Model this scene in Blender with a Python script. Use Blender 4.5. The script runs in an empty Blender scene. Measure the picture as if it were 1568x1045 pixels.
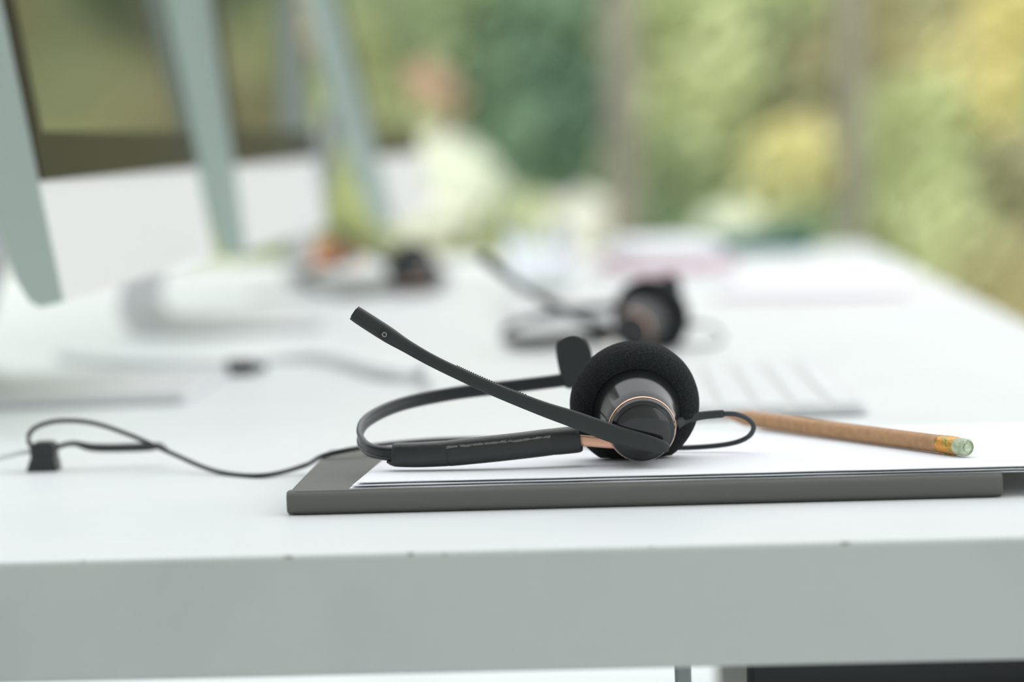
import bpy, bmesh, math, random
from mathutils import Vector, Matrix
random.seed(4)
scene = bpy.context.scene
scene.view_settings.view_transform = 'Standard'
scene.view_settings.look = 'None'
COL = scene.collection
TZ = 0.75           # table top height

# ---------------------------------------------------------------- materials
def mat(name, color, rough=0.5, metal=0.0, spec=0.5, coat=0.0, bump=None, var=None, sheen=0.0):
    m = bpy.data.materials.new(name); m.use_nodes = True
    nt = m.node_tree; b = nt.nodes['Principled BSDF']
    b.inputs['Base Color'].default_value = (*color, 1)
    b.inputs['Roughness'].default_value = rough
    b.inputs['Metallic'].default_value = metal
    b.inputs['Specular IOR Level'].default_value = spec
    b.inputs['Coat Weight'].default_value = coat
    b.inputs['Sheen Weight'].default_value = sheen
    tc = nt.nodes.new('ShaderNodeTexCoord')
    if var:   # (scale, color2, lo, hi)
        n = nt.nodes.new('ShaderNodeTexNoise'); n.inputs['Scale'].default_value = var[0]
        n.inputs['Detail'].default_value = 6
        nt.links.new(tc.outputs['Object'], n.inputs['Vector'])
        r = nt.nodes.new('ShaderNodeValToRGB')
        r.color_ramp.elements[0].position = var[2]; r.color_ramp.elements[1].position = var[3]
        r.color_ramp.elements[0].color = (*color, 1); r.color_ramp.elements[1].color = (*var[1], 1)
        nt.links.new(n.outputs['Fac'], r.inputs['Fac'])
        nt.links.new(r.outputs['Color'], b.inputs['Base Color'])
    if bump:  # (scale, strength, distance)
        n = nt.nodes.new('ShaderNodeTexNoise'); n.inputs['Scale'].default_value = bump[0]
        n.inputs['Detail'].default_value = 4
        nt.links.new(tc.outputs['Object'], n.inputs['Vector'])
        bp = nt.nodes.new('ShaderNodeBump'); bp.inputs['Strength'].default_value = bump[1]
        bp.inputs['Distance'].default_value = bump[2]
        nt.links.new(n.outputs['Fac'], bp.inputs['Height'])
        nt.links.new(bp.outputs['Normal'], b.inputs['Normal'])
    return m

def leaf_mat(name, c1, c2, scale=3.0):
    m = bpy.data.materials.new(name); m.use_nodes = True
    nt = m.node_tree
    for n in list(nt.nodes): nt.nodes.remove(n)
    out = nt.nodes.new('ShaderNodeOutputMaterial')
    tc = nt.nodes.new('ShaderNodeTexCoord')
    n = nt.nodes.new('ShaderNodeTexNoise'); n.inputs['Scale'].default_value = scale
    n.inputs['Detail'].default_value = 3
    nt.links.new(tc.outputs['Object'], n.inputs['Vector'])
    r = nt.nodes.new('ShaderNodeValToRGB')
    r.color_ramp.elements[0].position = .38; r.color_ramp.elements[1].position = .62
    r.color_ramp.elements[0].color = (*c1, 1); r.color_ramp.elements[1].color = (*c2, 1)
    nt.links.new(n.outputs['Fac'], r.inputs['Fac'])
    d = nt.nodes.new('ShaderNodeBsdfDiffuse'); t = nt.nodes.new('ShaderNodeBsdfTranslucent')
    mx = nt.nodes.new('ShaderNodeMixShader'); mx.inputs[0].default_value = .4
    nt.links.new(r.outputs['Color'], d.inputs['Color']); nt.links.new(r.outputs['Color'], t.inputs['Color'])
    nt.links.new(d.outputs[0], mx.inputs[1]); nt.links.new(t.outputs[0], mx.inputs[2])
    nt.links.new(mx.outputs[0], out.inputs['Surface'])
    return m

M = {}
M['table'] = mat('white_painted_wood', (.745,.765,.77), .42, spec=.35, var=(6,(.715,.738,.745),.45,.6), bump=(60,.08,.0005))
M['table_edge'] = mat('worn_shaded_white_edge', (.61,.635,.62), .5, spec=.3)  # white paint with the front's grey-green shade put into the colour; chips are wear
def chips(m):
    nt=m.node_tree; b=nt.nodes['Principled BSDF']
    tc=nt.nodes.new('ShaderNodeTexCoord'); sp=nt.nodes.new('ShaderNodeSeparateXYZ'); nt.links.new(tc.outputs['Object'],sp.inputs[0])
    big=nt.nodes.new('ShaderNodeTexNoise'); big.inputs['Scale'].default_value=14; big.inputs['Detail'].default_value=6
    nt.links.new(tc.outputs['Object'],big.inputs['Vector'])
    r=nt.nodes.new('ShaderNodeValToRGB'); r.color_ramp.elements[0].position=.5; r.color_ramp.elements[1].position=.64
    r.color_ramp.elements[0].color=(.61,.635,.62,1); r.color_ramp.elements[1].color=(.575,.605,.595,1)  # first tone carries the painted-in shade, second only mottles it
    nt.links.new(big.outputs['Fac'],r.inputs['Fac'])
    n=nt.nodes.new('ShaderNodeTexNoise'); n.inputs['Scale'].default_value=150; n.inputs['Detail'].default_value=5
    nt.links.new(tc.outputs['Object'],n.inputs['Vector'])
    g=nt.nodes.new('ShaderNodeMath'); g.operation='GREATER_THAN'; g.inputs[1].default_value=.64; nt.links.new(n.outputs['Fac'],g.inputs[0])
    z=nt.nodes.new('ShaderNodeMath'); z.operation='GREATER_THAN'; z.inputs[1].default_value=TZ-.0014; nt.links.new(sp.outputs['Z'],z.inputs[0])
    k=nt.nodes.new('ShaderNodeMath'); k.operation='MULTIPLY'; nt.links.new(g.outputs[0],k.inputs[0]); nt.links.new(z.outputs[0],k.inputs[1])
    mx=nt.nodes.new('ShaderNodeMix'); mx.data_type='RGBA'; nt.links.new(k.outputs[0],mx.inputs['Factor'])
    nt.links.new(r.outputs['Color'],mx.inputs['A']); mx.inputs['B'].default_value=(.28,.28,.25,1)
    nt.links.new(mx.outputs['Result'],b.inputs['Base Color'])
chips(M['table_edge'])
M['paper'] = mat('white_paper', (.82,.83,.87), .75, spec=.2)
M['cover'] = mat('grey_notebook_cover', (.125,.126,.115), .62, spec=.35, bump=(900,.15,.0002))
M['pages'] = mat('notebook_pages', (.16,.16,.15), .8)
M['rubber'] = mat('matte_black_rubber', (.026,.031,.031), .48, spec=.4)
M['gloss'] = mat('gloss_black_plastic', (.010,.012,.012), .16, spec=.5, coat=.3)
M['band'] = mat('satin_black_steel', (.022,.026,.028), .3, spec=.5)
M['foam'] = mat('black_foam', (.014,.016,.017), .9, spec=.15, bump=(1100,.8,.0008), var=(1300,(.034,.038,.039),.45,.75))
M['copper'] = mat('rose_copper', (.85,.48,.34), .3, metal=.85)
M['cable'] = mat('black_cable', (.02,.024,.026), .42)
M['white_cable'] = mat('white_cable_plastic', (.70,.72,.72), .5)
M['alu'] = mat('brushed_aluminium', (.70,.70,.715), .42, metal=.15, spec=.5)
M['alu_reflect_tint'] = mat('aluminium_reflection_tint', (.46,.54,.50), .35, metal=.4)  # same aluminium, with the greenery's reflection tinted into its base colour
M['bezel'] = mat('black_bezel', (.016,.012,.009), .3, spec=.08)
M['glass_screen'] = mat('dark_display_glass', (.035,.030,.018), .06, spec=.7)
M['key'] = mat('white_keycap', (.72,.73,.74), .5)
M['glove'] = mat('clear_glass', (.95,.97,1.0), .03)
M['glove'].node_tree.nodes['Principled BSDF'].inputs['Transmission Weight'].default_value = 1
M['wood'] = mat('raw_pencil_wood', (.50,.29,.15), .6, spec=.3, var=(300,(.42,.23,.115),.4,.65))
M['graphite'] = mat('graphite', (.03,.03,.03), .4)
M['ferrule'] = mat('gold_foil_ferrule', (.75,.33,.05), .3, metal=.6, var=(500,(.35,.33,.08),.5,.6), bump=(700,.5,.0006))
M['eraser'] = mat('pale_green_eraser', (.42,.50,.33), .55, spec=.5, var=(400,(.6,.66,.5),.45,.6))
M['red'] = mat('red_cover', (.50,.08,.10), .5)
M['teal'] = mat('teal_plastic', (.02,.11,.09), .6)
M['orange'] = mat('orange_paper', (.55,.22,.10), .7)
M['dark'] = mat('dark_cabinet_metal', (.03,.032,.034), .5)
M['steel'] = mat('grey_steel', (.30,.32,.32), .4, metal=.3)
M['floor'] = mat('pale_floor', (.64,.67,.69), .35, var=(3,(.58,.61,.63),.4,.6))
M['frame'] = mat('grey_window_frame', (.20,.21,.19), .5)
M['wall'] = mat('painted_wall', (.70,.72,.70), .8)
M['bark'] = mat('bark', (.17,.165,.13), .9, var=(8,(.12,.12,.095),.4,.6), bump=(30,.6,.02))
M['ground'] = mat('garden_ground', (.20,.24,.08), .95, var=(1.2,(.38,.34,.14),.4,.6))
M['hedge'] = mat('hedge_mass', (.22,.32,.17), .95, var=(1.3,(.46,.49,.25),.4,.62), bump=(9,.8,.2))

# leather sleeve with a thin worn flaking line along it
def sleeve_mat():
    m = mat('worn_leatherette', (.020,.023,.023), .36, spec=.5, bump=(500,.35,.0006))
    nt = m.node_tree; b = nt.nodes['Principled BSDF']
    tc = nt.nodes.new('ShaderNodeTexCoord'); sp = nt.nodes.new('ShaderNodeSeparateXYZ')
    nt.links.new(tc.outputs['Object'], sp.inputs[0])
    def math2(op,a,b_):
        k=nt.nodes.new('ShaderNodeMath'); k.operation=op
        for i,v in enumerate((a,b_)):
            if isinstance(v,(int,float)): k.inputs[i].default_value=v
            elif v is not None: nt.links.new(v,k.inputs[i])
        return k.outputs[0]
    zc=math2('ADD',math2('MULTIPLY',math2('ADD',sp.outputs['X'],.064),.078),.0070)
    rel=math2('SUBTRACT',sp.outputs['Z'],zc)
    nw=nt.nodes.new('ShaderNodeTexNoise'); nw.inputs['Scale'].default_value=200; nt.links.new(tc.outputs['Object'],nw.inputs['Vector'])
    wob=math2('MULTIPLY',math2('SUBTRACT',nw.outputs['Fac'],.5),.0010)
    d=math2('ABSOLUTE',math2('SUBTRACT',math2('ADD',rel,wob),.0026),None)
    n=nt.nodes.new('ShaderNodeTexNoise'); n.inputs['Scale'].default_value=1100; n.inputs['Detail'].default_value=6
    mp=nt.nodes.new('ShaderNodeMapping'); mp.inputs['Scale'].default_value=(.45,1,1)
    nt.links.new(tc.outputs['Object'],mp.inputs['Vector']); nt.links.new(mp.outputs['Vector'],n.inputs['Vector'])
    wid=math2('MULTIPLY',n.outputs['Fac'],.0008)
    line=math2('LESS_THAN',d,wid)
    gate=math2('GREATER_THAN',n.outputs['Fac'],.43)
    xin=math2('LESS_THAN',math2('ABSOLUTE',math2('ADD',sp.outputs['X'],.0565),None),.0205)
    f=math2('MULTIPLY',math2('MULTIPLY',line,gate),xin)
    mx=nt.nodes.new('ShaderNodeMix'); mx.data_type='RGBA'; nt.links.new(f,mx.inputs['Factor'])
    mx.inputs['A'].default_value=(.020,.023,.023,1); mx.inputs['B'].default_value=(.15,.15,.14,1)
    nt.links.new(mx.outputs['Result'], b.inputs['Base Color'])
    return m
M['sleeve'] = sleeve_mat()

# ---------------------------------------------------------------- helpers
def empty(name, loc=(0,0,0), rotz=0):
    e = bpy.data.objects.new(name, None); COL.objects.link(e)
    e.location = loc; e.rotation_euler = (0,0,rotz); e.empty_display_size = .02
    return e

def obj(name, bm, mats, parent=None, smooth=True, bevel=0, seg=2, loc=None, recalc=True):
    if recalc: bmesh.ops.recalc_face_normals(bm, faces=bm.faces)
    me = bpy.data.meshes.new(name); bm.to_mesh(me); bm.free()
    for m in (mats if isinstance(mats, list) else [mats]): me.materials.append(m)
    o = bpy.data.objects.new(name, me); COL.objects.link(o)
    if smooth:
        for p in me.polygons: p.use_smooth = True
    if bevel:
        b = o.modifiers.new('bevel','BEVEL'); b.width=bevel; b.segments=seg; b.limit_method='ANGLE'
        b.harden_normals = False
    if smooth or bevel:
        try:
            me.set_sharp_from_angle(angle=math.radians(38))
        except Exception: pass
    if parent: o.parent = parent
    if loc: o.location = loc
    return o

def add_box(bm, x0,x1,y0,y1,z0,z1, mi=0):
    vs=[bm.verts.new(p) for p in [(x0,y0,z0),(x1,y0,z0),(x1,y1,z0),(x0,y1,z0),(x0,y0,z1),(x1,y0,z1),(x1,y1,z1),(x0,y1,z1)]]
    for f in [(3,2,1,0),(4,5,6,7),(0,1,5,4),(1,2,6,5),(2,3,7,6),(3,0,4,7)]:
        fc=bm.faces.new([vs[i] for i in f]); fc.material_index=mi

def catmull(P, n=8):
    out=[]; L=len(P)
    for i in range(L-1):
        p0=P[max(i-1,0)];p1=P[i];p2=P[i+1];p3=P[min(i+2,L-1)]
        for k in range(n):
            t=k/n
            out.append([.5*((2*b)+(-a+c)*t+(2*a-5*b+4*c-d)*t*t+(-a+3*b-3*c+d)*t**3) for a,b,c,d in zip(p0,p1,p2,p3)])
    out.append(list(P[-1])); return out

def sweep(bm, P, n=8, seg=12, expo=2.0, unit=1.0, ref=(0,0,1), cap=True, mi=0):
    """P rows: x,y,z,half_side,half_up"""
    S=catmull(P,n) if n>1 else [list(p) for p in P]; rings=[]
    for i,s in enumerate(S):
        c=Vector(s[:3])*unit
        a=Vector(S[max(i-1,0)][:3]); b=Vector(S[min(i+1,len(S)-1)][:3])
        T=(b-a).normalized(); sd=T.cross(Vector(ref)).normalized(); up=sd.cross(T).normalized()
        ring=[]
        for k in range(seg):
            th=2*math.pi*(k+.5)/seg; cs,sn=math.cos(th),math.sin(th)
            x=math.copysign(abs(cs)**(2/expo),cs); y=math.copysign(abs(sn)**(2/expo),sn)
            ring.append(bm.verts.new(c+sd*x*s[3]*unit+up*y*s[4]*unit))
        rings.append(ring)
    for r0,r1 in zip(rings,rings[1:]):
        for k in range(seg):
            f=bm.faces.new([r0[k],r0[(k+1)%seg],r1[(k+1)%seg],r1[k]]); f.material_index=mi
    if cap:
        for r in (rings[0],rings[-1]):
            f=bm.faces.new(r); f.material_index=mi

def cable(name, pts, r, m, parent=None, n=8):
    bm=bmesh.new(); sweep(bm,[(*p,r,r) for p in pts],n=n,seg=10); return obj(name,bm,m,parent)

def lathe(bm, prof, origin, axis, seg=64, unit=1.0, mi=0, zmin=None):
    a=Vector(axis).normalized(); o=Vector(origin)
    u=a.cross(Vector((0,0,1))).normalized(); v=u.cross(a).normalized()
    rings=[]
    for t,r in prof:
        if r<1e-6: rings.append([bm.verts.new((o+a*t)*unit)]); continue
        ring=[]
        for k in range(seg):
            th=2*math.pi*k/seg
            p=(o+a*t+u*r*math.cos(th)+v*r*math.sin(th))
            if zmin is not None and p.z<zmin: p.z=zmin
            ring.append(bm.verts.new(p*unit))
        rings.append(ring)
    for r0,r1 in zip(rings,rings[1:]):
        for k in range(seg):
            k2=(k+1)%seg
            if len(r0)==1 and len(r1)==1: continue
            if len(r0)==1: f=bm.faces.new([r0[0],r1[k],r1[k2]])
            elif len(r1)==1: f=bm.faces.new([r0[k],r1[0],r0[k2]])
            else: f=bm.faces.new([r0[k],r1[k],r1[k2],r0[k2]])
            f.material_index=mi

def prism(bm, outline, d0, d1, plane='xz', mi=0):
    def P(a,b,d): return (a,d,b) if plane=='xz' else (a,b,d)
    A=[bm.verts.new(P(a,b,d0)) for a,b in outline]; B=[bm.verts.new(P(a,b,d1)) for a,b in outline]
    n=len(A)
    for f in (A,B[::-1]):
        x=bm.faces.new(f); x.material_index=mi
    for i in range(n):
        x=bm.faces.new([A[i],A[(i+1)%n],B[(i+1)%n],B[i]]); x.material_index=mi

def ribbon(bm, center, t, y0, y1):
    up=[];dn=[]
    for i,(x,z) in enumerate(center):
        a=center[max(i-1,0)]; b=center[min(i+1,len(center)-1)]
        d=Vector((b[0]-a[0],b[1]-a[1])).normalized(); nrm=Vector((-d.y,d.x))*t/2
        up.append((x+nrm.x,z+nrm.y)); dn.append((x-nrm.x,z-nrm.y))
    V={}
    for nme,l in (('u',up),('d',dn)):
        for i,(x,z) in enumerate(l):
            V[nme,i,0]=bm.verts.new((x,y0,z)); V[nme,i,1]=bm.verts.new((x,y1,z))
    for i in range(len(center)-1):
        bm.faces.new([V['u',i,0],V['u',i+1,0],V['u',i+1,1],V['u',i,1]])
        bm.faces.new([V['d',i,0],V['d',i,1],V['d',i+1,1],V['d',i+1,0]])
        for s in (0,1): bm.faces.new([V['u',i,s],V['d',i,s],V['d',i+1,s],V['u',i+1,s]])
    e=len(center)-1
    bm.faces.new([V['u',0,0],V['u',0,1],V['d',0,1],V['d',0,0]]); bm.faces.new([V['u',e,0],V['d',e,0],V['d',e,1],V['u',e,1]])

def rrect(x0,x1,y0,y1,r,n=5):
    out=[]
    for cx,cy,a0 in [(x1-r,y0+r,-90),(x1-r,y1-r,0),(x0+r,y1-r,90),(x0+r,y0+r,180)]:
        for k in range(n+1):
            a=math.radians(a0+90*k/n); out.append((cx+r*math.cos(a),cy+r*math.sin(a)))
    return out

# ---------------------------------------------------------------- headset
CM=.01
def build_headset(loc, rotz=0, tail=None):
    H=empty('headset', loc, rotz)
    C1=(0,0,1.34); back=(-.09,.965,.24)
    bm=bmesh.new()
    lathe(bm,[(2.45,1.60),(2.40,1.95),(2.50,2.25),(2.75,2.47),(3.1,2.57),(3.5,2.57),(3.9,2.45),(4.2,2.15),(4.3,1.7),(4.15,1.2),(3.9,.7),(3.8,0)],C1,back,72,CM,zmin=.02)
    obj('ear_cushion',bm,M['foam'],H)
    bm=bmesh.new()
    lathe(bm,[(.42,1.27),(.5,1.33),(.9,1.42),(1.4,1.54),(1.9,1.64),(2.3,1.70),(2.42,1.76),(2.55,1.78),(2.7,1.7),(2.7,0)],C1,back,72,CM)
    obj('speaker_housing',bm,M['gloss'],H)
    bm=bmesh.new()
    lathe(bm,[(.28,1.26),(.27,1.315),(.31,1.335),(.36,1.335),(.40,1.315),(.42,1.26)],C1,back,72,CM)
    obj('copper_ring',bm,M['copper'],H)
    bm=bmesh.new()
    lathe(bm,[(-.22,0),(-.21,.35),(-.16,.75),(-.08,1.0),(-.02,1.08),(.06,1.10),(.08,1.14),(.10,1.24),(.2,1.29),(.30,1.29),(.44,1.29)],C1,back,72,CM)
    obj('pivot_cap',bm,M['gloss'],H)
    bm=bmesh.new()
    boom=[(-11.02,-.10,6.28,.27,.30),(-10.7,-.1,6.05,.28,.315),(-9.75,-.1,5.40,.27,.31),(-9.1,-.12,4.97,.2,.26),(-8.2,-.15,4.42,.17,.24),(-7.2,-.18,3.89,.17,.24),
          (-5.7,-.2,3.16,.17,.255),(-3.92,-.25,2.40,.17,.285),(-2.66,-.28,1.93,.17,.33),(-1.14,-.3,1.33,.17,.36),(.1,-.3,.95,.17,.33),(.75,-.28,.77,.15,.24),(1.0,-.26,.71,.08,.13)]
    sweep(bm,boom,n=6,seg=20,expo=3.2,unit=CM)
    obj('microphone_boom',bm,M['rubber'],H)
    bm=bmesh.new()
    add_box(bm,-.17,.17,-.03,.03,-.17,.17)
    o=obj('microphone_port',bm,M['gloss'],H,smooth=False); 
    o.scale=(CM,CM,CM); o.location=(-9.85*CM,-.385*CM,5.42*CM); o.rotation_euler=(0,math.radians(33),0)
    bm=bmesh.new()
    lathe(bm,[(0,.10),(.05,.10),(.05,.06),(0,.06)],(0,0,0),(0,-1,0),20,CM)
    o=obj('microphone_port_ring',bm,M['steel'],H); o.location=(-9.85*CM,-.41*CM,5.42*CM)
    bm=bmesh.new()
    lathe(bm,[(0,.2),(.02,.2),(.02,0)],(-11.03,-.10,6.285),(-.81,0,.58),16,CM)
    obj('microphone_tip_mesh',bm,M['gloss'],H)
    bm=bmesh.new()
    S=catmull(boom,6)
    for i in range(30,40):
        for f in (0,.33,.66):
            a=Vector(S[i][:3]); b=Vector(S[i+1][:3]); p=a.lerp(b,f); up=Vector((b.z-a.z,0,a.x-b.x)); up=-up.normalized() if up.z<0 else up.normalized()
            q=p+up*(S[i][4])
            bmesh.ops.create_icosphere(bm,subdivisions=1,radius=.04*CM,matrix=Matrix.Translation(q*CM))
    obj('boom_ribs',bm,M['rubber'],H)
    bm=bmesh.new()
    sl=[(-2.42,1.2,1.0,.40,.47),(-2.6,1.2,.985,.44,.52),(-3.45,1.15,.93,.44,.52),(-3.52,1.15,.925,.40,.48),(-3.6,1.15,.92,.43,.52),(-5.0,1.0,.80,.43,.52),(-6.4,1.0,.69,.43,.52),(-7.55,1.05,.60,.43,.51),
        (-7.62,1.05,.595,.39,.47),(-7.7,1.06,.59,.43,.50),(-8.8,1.15,.555,.41,.49),(-9.7,1.32,.56,.38,.47),(-9.82,1.34,.565,.32,.40)]
    sweep(bm,sl,n=5,seg=24,expo=2.9,unit=CM)
    obj('headband_sleeve',bm,M['sleeve'],H)
    path=[(-9.6,1.3,.58),(-10.35,1.5,.64),(-10.95,2.1,.80),(-11.3,3.2,1.18),(-11.1,5.0,1.62),(-9.9,7.0,2.03),(-7.7,8.6,2.30),(-5.05,9.7,2.45),(-3.0,10.3,2.6)]
    bm=bmesh.new()
    sweep(bm,[(*p,.07,.26) for p in path],n=8,seg=12,expo=4,unit=CM)
    for dz in (-.2,.2):
        sweep(bm,[(p[0],p[1],p[2]+dz,.12,.085) for p in path],n=8,seg=10,unit=CM)
    obj('headband',bm,M['band'],H)
    bm=bmesh.new()
    out=[(-3.2,2.25),(-3.42,2.9),(-3.55,3.7),(-3.50,4.15),(-3.2,4.40),(-2.75,4.48),(-2.35,4.28),(-2.1,3.85),(-2.05,3.35),(-2.3,2.85),(-2.75,2.4),(-2.95,2.22)]
    cl=catmull([(a,b) for a,b in out+[out[0]]],4)[:-1]
    prism(bm,[(a*CM,b*CM) for a,b in cl],10.1*CM,10.55*CM)
    obj('temple_pad',bm,M['rubber'],H,bevel=.0012,seg=3)
    bm=bmesh.new()
    sweep(bm,[(-2.7,1.15,.98,.07,.22),(-2.1,1.1,.92,.07,.22),(-1.5,.95,.86,.07,.21),(-.9,.9,.8,.07,.2)],n=4,seg=12,expo=4,unit=CM)
    obj('copper_slider',bm,M['copper'],H)
    bm=bmesh.new()
    sweep(bm,[(1.3,2.6,1.35,.2,.24),(1.7,2.8,1.52,.17,.2),(2.4,3.0,1.62,.15,.17),(3.15,3.1,1.66,.14,.16),(3.2,3.1,1.66,.1,.1)],n=5,seg=14,expo=3,unit=CM)
    obj('strain_relief',bm,M['rubber'],H)
    pts=[(3.1,3.1,1.66),(3.7,3.2,1.62),(4.2,3.5,1.38),(4.42,3.8,1.0),(4.15,4.3,.55),(3.3,4.8,.25),(1.6,5.2,.12),(-.5,6.2,.1),(-3,8.2,.1),(-5.6,10.6,.1)]
    if tail: pts+=tail
    else: pts+=[(-7,12.5,.1),(-9,13,.1),(-12,12,.1)]
    bm=bmesh.new(); sweep(bm,[(*p,.105,.105) for p in pts],n=8,seg=10,unit=CM)
    obj('headset_cable',bm,M['cable'],H)
    return H

HX,HY,HZ=0.0,1.151,.762
def L(x,y,z): return ((x-HX)*100,(y-HY)*100,(z-.012)*100)
tail=[L(-.0845,1.262,.013),L(-.106,1.252,.013),L(-.121,1.236,.0128),L(-.134,1.238,.010),L(-.1446,1.262,.0035),L(-.161,1.249,.0012),L(-.1835,1.268,.0015),L(-.205,1.285,.008),
      L(-.223,1.29,.0156),L(-.241,1.298,.0208),L(-.256,1.30,.022),L(-.2664,1.30,.0197),L(-.2705,1.30,.015),L(-.268,1.30,.009),L(-.264,1.30,.0075)]
build_headset((HX,HY,HZ),0,tail)
build_headset((-.006,1.885,TZ+.001),math.radians(-30))
build_headset((-.183,2.68,TZ+.001),math.radians(40))

clip=empty('cable_clip',(-.264,1.302,TZ))
bm=bmesh.new()
prism(bm,rrect(-.0055,.0055,.003,.013,.003),-.005,.005)
prism(bm,[(-.0075,0),(.0065,0),(.0055,.006),(-.0055,.006)],-.006,.006)
obj('clip_body',bm,M['cable'],clip,bevel=.0008)
bm=bmesh.new()
sweep(bm,[(.003,0,.0095,.0012,.0012),(.012,.002,.0115,.0012,.0012),(.02,.003,.0095,.0018,.0018),(.03,.004,.0088,.0019,.0019),(.046,.008,.0085,.0019,.0019),(.05,.009,.0090,.001,.001),(.056,-.010,.0085,.001,.001)],seg=10)
obj('cable_splice',bm,M['cable'],clip)
bm=bmesh.new()
sweep(bm,[(-.003,0,.009,.0011,.0011),(-.012,.0,.008,.0012,.0012),(-.03,.002,.004,.0012,.0012),(-.06,.01,.0015,.0012,.0012),(-.12,.03,.0015,.0012,.0012)],seg=10)
obj('cable_tail',bm,M['white_cable'],clip)

# ---------------------------------------------------------------- notebook, papers, pencil
nb=empty('grey_notebook',(0,0,TZ))
bm=bmesh.new()
prism(bm,rrect(-.1345,.134,1.122,1.27,.004),.0074,.0092,'xy')
prism(bm,rrect(-.1345,.134,1.122,1.27,.004),.0003,.0022,'xy')
obj('covers',bm,M['cover'],nb,bevel=.0005)
bm=bmesh.new()
sweep(bm,[(-.1358,1.1255,.00475,.0036,.0040),(-.1350,1.1255,.00475,.0045,.0045)]+[(-.13+.26*k/10,1.125,.00475,.0046,.0045) for k in range(11)]+[(.1337,1.1255,.00475,.0045,.0045),(.1345,1.1255,.00475,.0036,.0040)],n=1,seg=20,expo=3)
obj('spine',bm,M['cover'],nb)
bm=bmesh.new(); add_box(bm,-.132,.131,1.126,1.267,.0022,.0074)
obj('page_block',bm,M['pages'],nb,smooth=False)

pp=empty('paper_stack',(0,0,TZ))
bm=bmesh.new()
for k in range(5):
    z=.00945+k*.0005; dx=[0,.004,.001,.006,.003][k]; dy=[0,.0035,.001,.005,.0025][k]
    nx,ny=60,10; g=[]
    for j in range(ny+1):
        row=[]
        for i in range(nx+1):
            u=i/nx; v=j/ny
            x=u*.300; y=v*.160
            # slightly dog-eared, wavy sheets
            zz=z+.00025*math.sin(u*5+k)*math.sin(v*3)
            edge=.0006*math.sin(u*37+k*2.1)*math.sin(u*11+k) if j==0 else 0
            X=-.112+dx+x+y*.055
            Y=1.1245+dy-u*.002*k*.4+y+edge
            if X>.14: zz-=(X-.14)*.02
            row.append((X,Y,zz))
        g.append(row)
    top=[[bm.verts.new(p) for p in r] for r in g]; bot=[[bm.verts.new((p[0],p[1],p[2]-.00028)) for p in r] for r in g]
    for j in range(ny):
        for i in range(nx):
            bm.faces.new([top[j][i],top[j][i+1],top[j+1][i+1],top[j+1][i]])
            bm.faces.new([bot[j][i],bot[j+1][i],bot[j+1][i+1],bot[j][i+1]])
    for i in range(nx):
        bm.faces.new([top[0][i],bot[0][i],bot[0][i+1],top[0][i+1]]); bm.faces.new([top[ny][i],top[ny][i+1],bot[ny][i+1],bot[ny][i]])
    for j in range(ny):
        bm.faces.new([top[j][0],top[j+1][0],bot[j+1][0],bot[j][0]]); bm.faces.new([top[j][nx],bot[j][nx],bot[j+1][nx],top[j+1][nx]])
obj('sheets',bm,M['paper'],pp,smooth=False)

pc=empty('pencil',(0,0,TZ+.0155))
a=Vector((.1245,1.1565,0)); b=Vector((.034,1.315,0)); d=(b-a).normalized()
R=.0035
bm=bmesh.new(); lathe(bm,[(.0155,0),(.0155,R),(.160,R),(.160,R),(.178,.001)],a,d,24); obj('pencil_shaft',bm,M['wood'],pc)
bm=bmesh.new(); lathe(bm,[(.178,.001),(.182,0)],a,d,16); obj('pencil_lead',bm,M['graphite'],pc)
bm=bmesh.new(); lathe(bm,[(.0045,0),(.0045,R*.98),(.006,R*1.06),(.0075,R),(.009,R*1.07),(.0105,R),(.012,R*1.07),(.0135,R*1.0),(.016,R*1.04),(.0162,R)],a,d,24); obj('pencil_ferrule',bm,M['ferrule'],pc)
bm=bmesh.new(); lathe(bm,[(-.0016,0),(-.0016,R*.45),(-.001,R*.5),(-.001,R*.75),(-.0016,R*.8),(-.0008,R*.97),(.005,R*.97)],a,d,24); obj('pencil_eraser',bm,M['eraser'],pc)

# ---------------------------------------------------------------- desk
desk=empty('white_desk',(0,0,0))
bm=bmesh.new(); add_box(bm,-.95,.268,1.014,3.5,TZ-.0425,TZ)
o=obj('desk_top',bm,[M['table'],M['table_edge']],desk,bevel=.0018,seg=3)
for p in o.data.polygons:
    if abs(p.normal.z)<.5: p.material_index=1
bm=bmesh.new()
for x in (-.9,.20):
    for y in (1.10,3.38): add_box(bm,x,x+.05,y,y+.05,0,TZ-.0425)
add_box(bm,.0095,.0155,1.10,1.13,0,TZ-.0425)
add_box(bm,-.87,-.85,1.12,3.4,TZ-.09,TZ-.0425)
obj('desk_legs',bm,M['steel'],desk,bevel=.001)
cab=empty('drawer_cabinet',(0,0,0))
bm=bmesh.new(); add_box(bm,.038,.190,1.16,1.70,.04,.70)
for k in range(3): add_box(bm,.040,.187,1.15,1.162,.06+k*.21,.25+k*.21)
obj('cabinet_body',bm,M['dark'],cab,bevel=.003)
bm=bmesh.new()
for k in range(3): add_box(bm,.09,.155,1.135,1.149,.20+k*.21,.212+k*.21)
for x in (.06,.17):
    for y in (1.2,1.65): add_box(bm,x,x+.02,y,y+.02,0,.04)
obj('cabinet_handles',bm,M['steel'],cab,bevel=.002)

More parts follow.
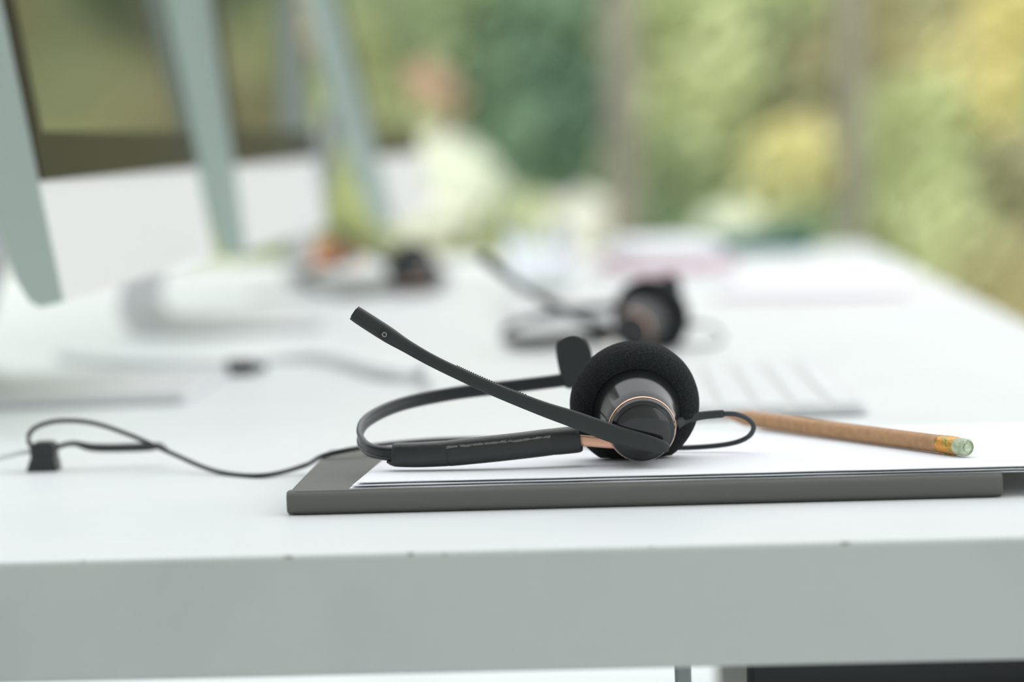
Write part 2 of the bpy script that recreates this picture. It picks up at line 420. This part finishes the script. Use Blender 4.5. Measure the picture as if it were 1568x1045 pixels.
# ---------------------------------------------------------------- all-in-one computers
def computer(x,y0,tilt=10,w=.528):
    E=empty('desktop_computer',(x,y0+w/2,TZ+.067),0)
    prof=[(0,0),(-.012,-.0005),(-.0165,.003),(-.021,.015),(-.026,.06),(-.030,.15),(-.030,.25),(-.025,.34),(-.017,.375),(-.012,.38),(0,.38)]
    T=empty('display_assembly',(0,0,0)); T.parent=E; T.rotation_euler=(0,math.radians(-tilt),0)
    bm=bmesh.new(); prism(bm,prof,-w/2,w/2)
    bm.normal_update(); bmesh.ops.recalc_face_normals(bm,faces=bm.faces)
    for f in bm.faces:
        if not (f.normal.x>.9): f.material_index=1
    obj('body',bm,[M['alu'],M['alu_reflect_tint']],T,smooth=False)
    bm=bmesh.new(); add_box(bm,.0001,.0016,-w/2+.001,w/2-.001,.060,.379); obj('bezel',bm,M['bezel'],T,smooth=False)
    bm=bmesh.new(); add_box(bm,.0016,.0022,-w/2+.022,w/2-.022,.084,.356); obj('screen',bm,M['glass_screen'],T,smooth=False)
    bm=bmesh.new()
    ribbon(bm,[(.03,-.0635),(-.04,-.0635),(-.10,-.0635),(-.112,-.061),(-.119,-.052),(-.118,-.04),(-.106,0),(-.09,.055),(-.075,.105),(-.068,.13)],.005,-.09,.09)
    ribbon(bm,[(-.072,.125),(-.055,.135),(-.040,.14)],.012,-.05,.05)
    obj('stand',bm,M['alu'],E,smooth=False)
    return E
computer(-.2805,1.446,9.5)
computer(-.267,2.033,6)
computer(-.213,2.635,13)

# ---------------------------------------------------------------- keyboards
def keyboard(x,y,rot=0):
    E=empty('keyboard',(x,y,TZ),rot)
    bm=bmesh.new(); prism(bm,rrect(-.056,.056,-.14,.14,.006),.001,.0055,'xy'); obj('tray',bm,M['alu'],E,bevel=.001)
    bm=bmesh.new()
    for r in range(6):
        for c in range(14):
            if r==0 and 4<=c<=8:
                if c==4: add_box(bm,.038,.052,-.135+4*.0193,-.135+9*.0193-.003,.0056,.0066)
                continue
            add_box(bm,.038-r*.0178,.052-r*.0178,-.135+c*.0193,-.135+c*.0193+.0163,.0056,.0066)
    obj('keys',bm,M['key'],E,bevel=.0005)
keyboard(.052,1.59,math.radians(1))
keyboard(-.05,2.36,math.radians(2))

cable('white_power_cable',[(-.385,1.96,TZ+.0045),(-.31,1.87,TZ+.0045),(-.25,1.835,TZ+.0045),(-.243,1.88,TZ+.0045),(-.20,1.88,TZ+.0045),(-.145,1.73,TZ+.0045),(-.128,1.77,TZ+.0045),(-.12,1.66,TZ+.0045)],.0035,M['white_cable'])
ca=empty('cable_adapter',(-.245,1.815,TZ))
bm=bmesh.new(); prism(bm,rrect(-.009,.009,-.006,.006,.003),.0005,.009,'xy'); prism(bm,rrect(.009,.016,-.003,.003,.001),.002,.007,'xy'); obj('adapter_body',bm,M['cable'],ca,bevel=.001)

g=empty('drinking_glass',(-.086,2.64,TZ))
bm=bmesh.new(); lathe(bm,[(.001,0),(.001,.022),(.004,.026),(.03,.031),(.062,.032),(.0625,.030),(.03,.0285),(.008,.024),(.006,0)],(0,0,0),(0,0.0001,1),40); obj('tumbler',bm,M['glove'],g)

mg=empty('magazine_stack',(.025,2.98,TZ),math.radians(8))
bm=bmesh.new()
zz=.0005
for i,(w,h,t,m) in enumerate([(.066,.13,.006,0),(.062,.125,.0025,1),(.06,.12,.012,0),(.055,.115,.010,0)]):
    pr=rrect(-w+i*.006,w-.004*i,-h+.006*i,h,.003); prism(bm,pr,zz,zz+t,'xy',m); zz+=t+.0002
obj('magazines',bm,[M['paper'],M['red']],mg,bevel=.0006)
fo=empty('document_folder',(.155,2.60,TZ),math.radians(-6))
bm=bmesh.new(); prism(bm,rrect(-.078,.079,-.129,.13,.004),.0005,.0015,'xy',1); prism(bm,rrect(-.077,.078,-.128,.128,.002),.0016,.006,'xy',0)
obj('folder',bm,[M['paper'],M['red']],fo,bevel=.0004)
st=empty('sticky_note_pad',(-.345,3.38,TZ),.2)
bm=bmesh.new(); prism(bm,rrect(-.025,.025,-.025,.025,.003),.0005,.022,'xy'); prism(bm,rrect(-.024,.026,-.025,.024,.003),.0222,.025,'xy'); obj('notes',bm,M['orange'],st,bevel=.0008)
tr=empty('pen_tray',(.135,3.40,TZ),0)
bm=bmesh.new(); prism(bm,rrect(-.06,.06,-.03,.03,.006),.0005,.004,'xy')
for s_ in ((-.06,.06,-.03,-.026),(-.06,.06,.026,.03),(-.06,-.056,-.026,.026),(.056,.06,-.026,.026)): add_box(bm,*s_,.003,.022)
obj('tray_body',bm,M['teal'],tr,bevel=.0008)

# ---------------------------------------------------------------- room
bm=bmesh.new(); add_box(bm,-3.2,2.4,-2,5.3,-.05,0); obj('floor',bm,M['floor'],smooth=False)
bm=bmesh.new(); add_box(bm,-3.3,-3.2,-2,5.3,-.05,2.7); obj('wall_left',bm,M['wall'],smooth=False)
bm=bmesh.new(); add_box(bm,-3.3,2.4,-2.1,-2,-.05,2.7); obj('light_block_wall',bm,M['wall'],smooth=False)  # unseen wall added behind the camera to cut light on the desk front
bm=bmesh.new(); add_box(bm,-3.3,2.4,-2.1,.7,2.7,2.8); obj('sun_block_ceiling',bm,M['wall'],smooth=False)  # unseen partial roof, added and sized to keep direct sun off the desk
win=empty('window_1',(0,0,0))
bm=bmesh.new()
add_box(bm,-3.2,2.4,5.22,5.3,0,.06); add_box(bm,-3.2,2.4,5.22,5.3,2.62,2.7)
for x in (-3.17,-1.5,1.5,2.37): add_box(bm,x-.027,x+.027,5.22,5.3,.06,2.62)
obj('mullions',bm,M['frame'],win,bevel=.004)

# ---------------------------------------------------------------- garden
bm=bmesh.new(); add_box(bm,-12,12,5.35,22,-.25,-.1); obj('garden_ground',bm,M['ground'],smooth=False)
G=empty('garden_planting',(0,0,0))
bm=bmesh.new(); nx,nz=90,40; g=[]
for j in range(nz+1):
    row=[]
    for i in range(nx+1):
        x=-7+14*i/nx; z=-.15+5.2*j/nz
        y=12.5+.35*math.sin(x*2.3+z)+.25*math.sin(z*3.1+x*.7)+.2*random.random()+ (z/5)**3*1.0
        row.append(bm.verts.new((x,y,z)))
    g.append(row)
for j in range(nz):
    for i in range(nx): bm.faces.new([g[j][i],g[j][i+1],g[j+1][i+1],g[j+1][i]])
obj('hedge',bm,M['hedge'],G)

groups={'dark':[], 'mid':[], 'lime':[], 'yellow':[], 'olive':[], 'pale':[], 'rust':[]}
C=[(-.31,10.2,1.12,.28,'dark'),(-.36,10,.80,.22,'dark'),(-.20,10.5,1.35,.26,'dark'),(-.58,10.4,1.28,.25,'mid'),(-.45,10.3,1.05,.16,'mid'),
(-.12,10.3,.9,.16,'dark'),(.10,9.8,.72,.22,'mid'),(.0,10.2,1.2,.14,'mid'),(.20,9.9,1.10,.26,'lime'),(.28,10,1.35,.28,'lime'),(.17,9.8,.88,.16,'lime'),(.50,9.7,.76,.13,'yellow'),
(.44,10,1.08,.22,'mid'),(.42,10.1,1.35,.2,'lime'),(.36,9.8,.62,.18,'lime'),(.62,9.9,1.05,.16,'olive'),(.62,9.9,.65,.15,'lime'),
(.90,9.8,1.22,.24,'olive'),(1.10,9.7,.98,.22,'yellow'),(1.27,9.8,1.25,.22,'yellow'),(.92,9.6,.85,.20,'lime'),(1.22,9.6,.65,.22,'olive'),(.92,9.5,.50,.22,'lime'),(1.32,9.5,.34,.26,'olive'),(1.05,9.5,.3,.22,'olive'),(1.4,9.7,.9,.2,'lime'),
(.05,9.3,.50,.16,'mid'),(.3,9.3,.46,.16,'pale'),(.5,9.3,.48,.14,'mid'),(-.2,9.3,.52,.16,'pale'),(-.42,9.3,.55,.15,'lime'),
(-.68,9.6,1.0,.10,'rust'),(-.80,9.5,.82,.20,'lime'),(-.60,9.2,.70,.17,'pale'),(-.50,9.3,.62,.12,'pale'),(-.85,9.8,1.2,.25,'mid'),(-1.1,9.8,.9,.3,'lime'),(-1.1,9.8,1.4,.3,'rust'),
(-1.7,10,1.1,.45,'mid'),(-2.3,10,1.0,.5,'olive')]
for c in C: groups[c[4]].append(c)
for k in range(75):
    x=random.uniform(1.5,5.0) if k<40 else (random.uniform(-6,-1.8) if k<52 else random.uniform(-1.8,1.5))
    z=random.uniform(.1,4.2) if k<52 else random.uniform(1.75,4.2)
    kk=random.choice(['olive','olive','yellow','lime','mid','rust'] if x>1.5 else ['mid','lime','dark','olive','yellow'])
    groups[kk].append((x,random.uniform(9.4,11),z,random.uniform(.22,.45),kk))
LM={'dark':('dark_green_shrub',(.17,.28,.21),(.27,.40,.28)),'mid':('green_shrub',(.32,.42,.27),(.47,.56,.35)),'lime':('lime_shrub',(.56,.63,.37),(.74,.79,.51)),
'yellow':('yellow_leaf_shrub',(.84,.78,.42),(.70,.70,.40)),'olive':('olive_shrub',(.44,.44,.29),(.64,.60,.38)),'pale':('white_flowering_shrub',(.80,.85,.73),(.90,.90,.87)),'rust':('rust_leaf_shrub',(.60,.44,.33),(.58,.50,.37))}
for k,cl in groups.items():
    bm=bmesh.new()
    for (x,y,z,r,_) in cl:
        for i in range(int(260+900*r)):
            while True:
                v=Vector((random.uniform(-1,1),random.uniform(-1,1),random.uniform(-1,1)))
                if v.length<1: break
            p=Vector((x,y,z))+v*r*1.15
            s=random.uniform(.03,.06); q=Vector((random.gauss(0,1),random.gauss(0,1),random.gauss(0,1))).normalized()
            u=q.orthogonal().normalized(); w=q.cross(u)
            if p.z<-.05: continue
            bm.faces.new([bm.verts.new(p-u*s),bm.verts.new(p-w*s*.45),bm.verts.new(p+u*s),bm.verts.new(p+w*s*.45)])
    obj(LM[k][0],bm,leaf_mat(LM[k][0],LM[k][1],LM[k][2]),G,smooth=False,recalc=False)
for (x,y,r) in [(-.05,8.9,.055),(.62,8.8,.042),(1.75,9.2,.09),(2.3,9.5,.07),(-1.6,9.3,.08),(3.1,9.1,.1)]:
    bm=bmesh.new()
    sweep(bm,[(x-.03,y,-.12,r*1.5,r*1.5),(x,y,.3,r*1.1,r*1.1),(x+.02,y,1.2,r,r),(x-.02,y+.05,2.5,r*.9,r*.9),(x+.1,y,4.5,r*.6,r*.6)],n=6,seg=14,ref=(0,1,0))
    sweep(bm,[(x,y,2.2,r*.5,r*.5),(x+.4,y+.2,2.9,r*.4,r*.4),(x+.8,y+.3,3.9,r*.2,r*.2)],n=4,seg=8,ref=(0,1,0))
    sweep(bm,[(x,y,1.9,r*.45,r*.45),(x-.35,y,2.6,r*.35,r*.35),(x-.6,y+.2,3.4,r*.2,r*.2)],n=4,seg=8,ref=(0,1,0))
    obj('tree_trunk',bm,M['bark'],G)

# ---------------------------------------------------------------- light
w=bpy.data.worlds.new('overcast_sky'); scene.world=w; w.use_nodes=True
nt=w.node_tree; bg=nt.nodes['Background']
tc=nt.nodes.new('ShaderNodeTexCoord'); sp=nt.nodes.new('ShaderNodeSeparateXYZ'); nt.links.new(tc.outputs['Generated'],sp.inputs[0])
rp=nt.nodes.new('ShaderNodeValToRGB'); nt.links.new(sp.outputs['Z'],rp.inputs['Fac'])
rp.color_ramp.elements[0].position=0; rp.color_ramp.elements[0].color=(.90,.94,.92,1)
rp.color_ramp.elements[1].position=.7; rp.color_ramp.elements[1].color=(.96,.98,1.0,1)
nt.links.new(rp.outputs['Color'],bg.inputs['Color']); bg.inputs['Strength'].default_value=1.88
sd=bpy.data.lights.new('soft_sun','SUN'); sd.energy=3.6; sd.angle=math.radians(8); sd.color=(1,.97,.92)
so=bpy.data.objects.new('soft_sun',sd); COL.objects.link(so); so.rotation_euler=(math.radians(58),0,math.radians(-12))

# ---------------------------------------------------------------- camera
cam=bpy.data.cameras.new('camera'); co=bpy.data.objects.new('camera',cam); COL.objects.link(co); scene.camera=co
yaw=.043; pitch=math.radians(3.97); roll=.031
F=Vector((-math.sin(yaw)*math.cos(pitch),math.cos(yaw)*math.cos(pitch),-math.sin(pitch)))
R0=F.cross(Vector((0,0,1))).normalized(); U0=R0.cross(F)
Rr=R0*math.cos(roll)-U0*math.sin(roll); Uu=R0*math.sin(roll)+U0*math.cos(roll)
mt=Matrix((Rr,Uu,-F)).transposed().to_4x4(); mt.translation=Vector((0,0,.892)); co.matrix_world=mt
cam.lens=105; cam.sensor_width=36; cam.clip_start=.01; cam.clip_end=100
cam.dof.use_dof=True; cam.dof.focus_distance=1.155; cam.dof.aperture_fstop=4.9
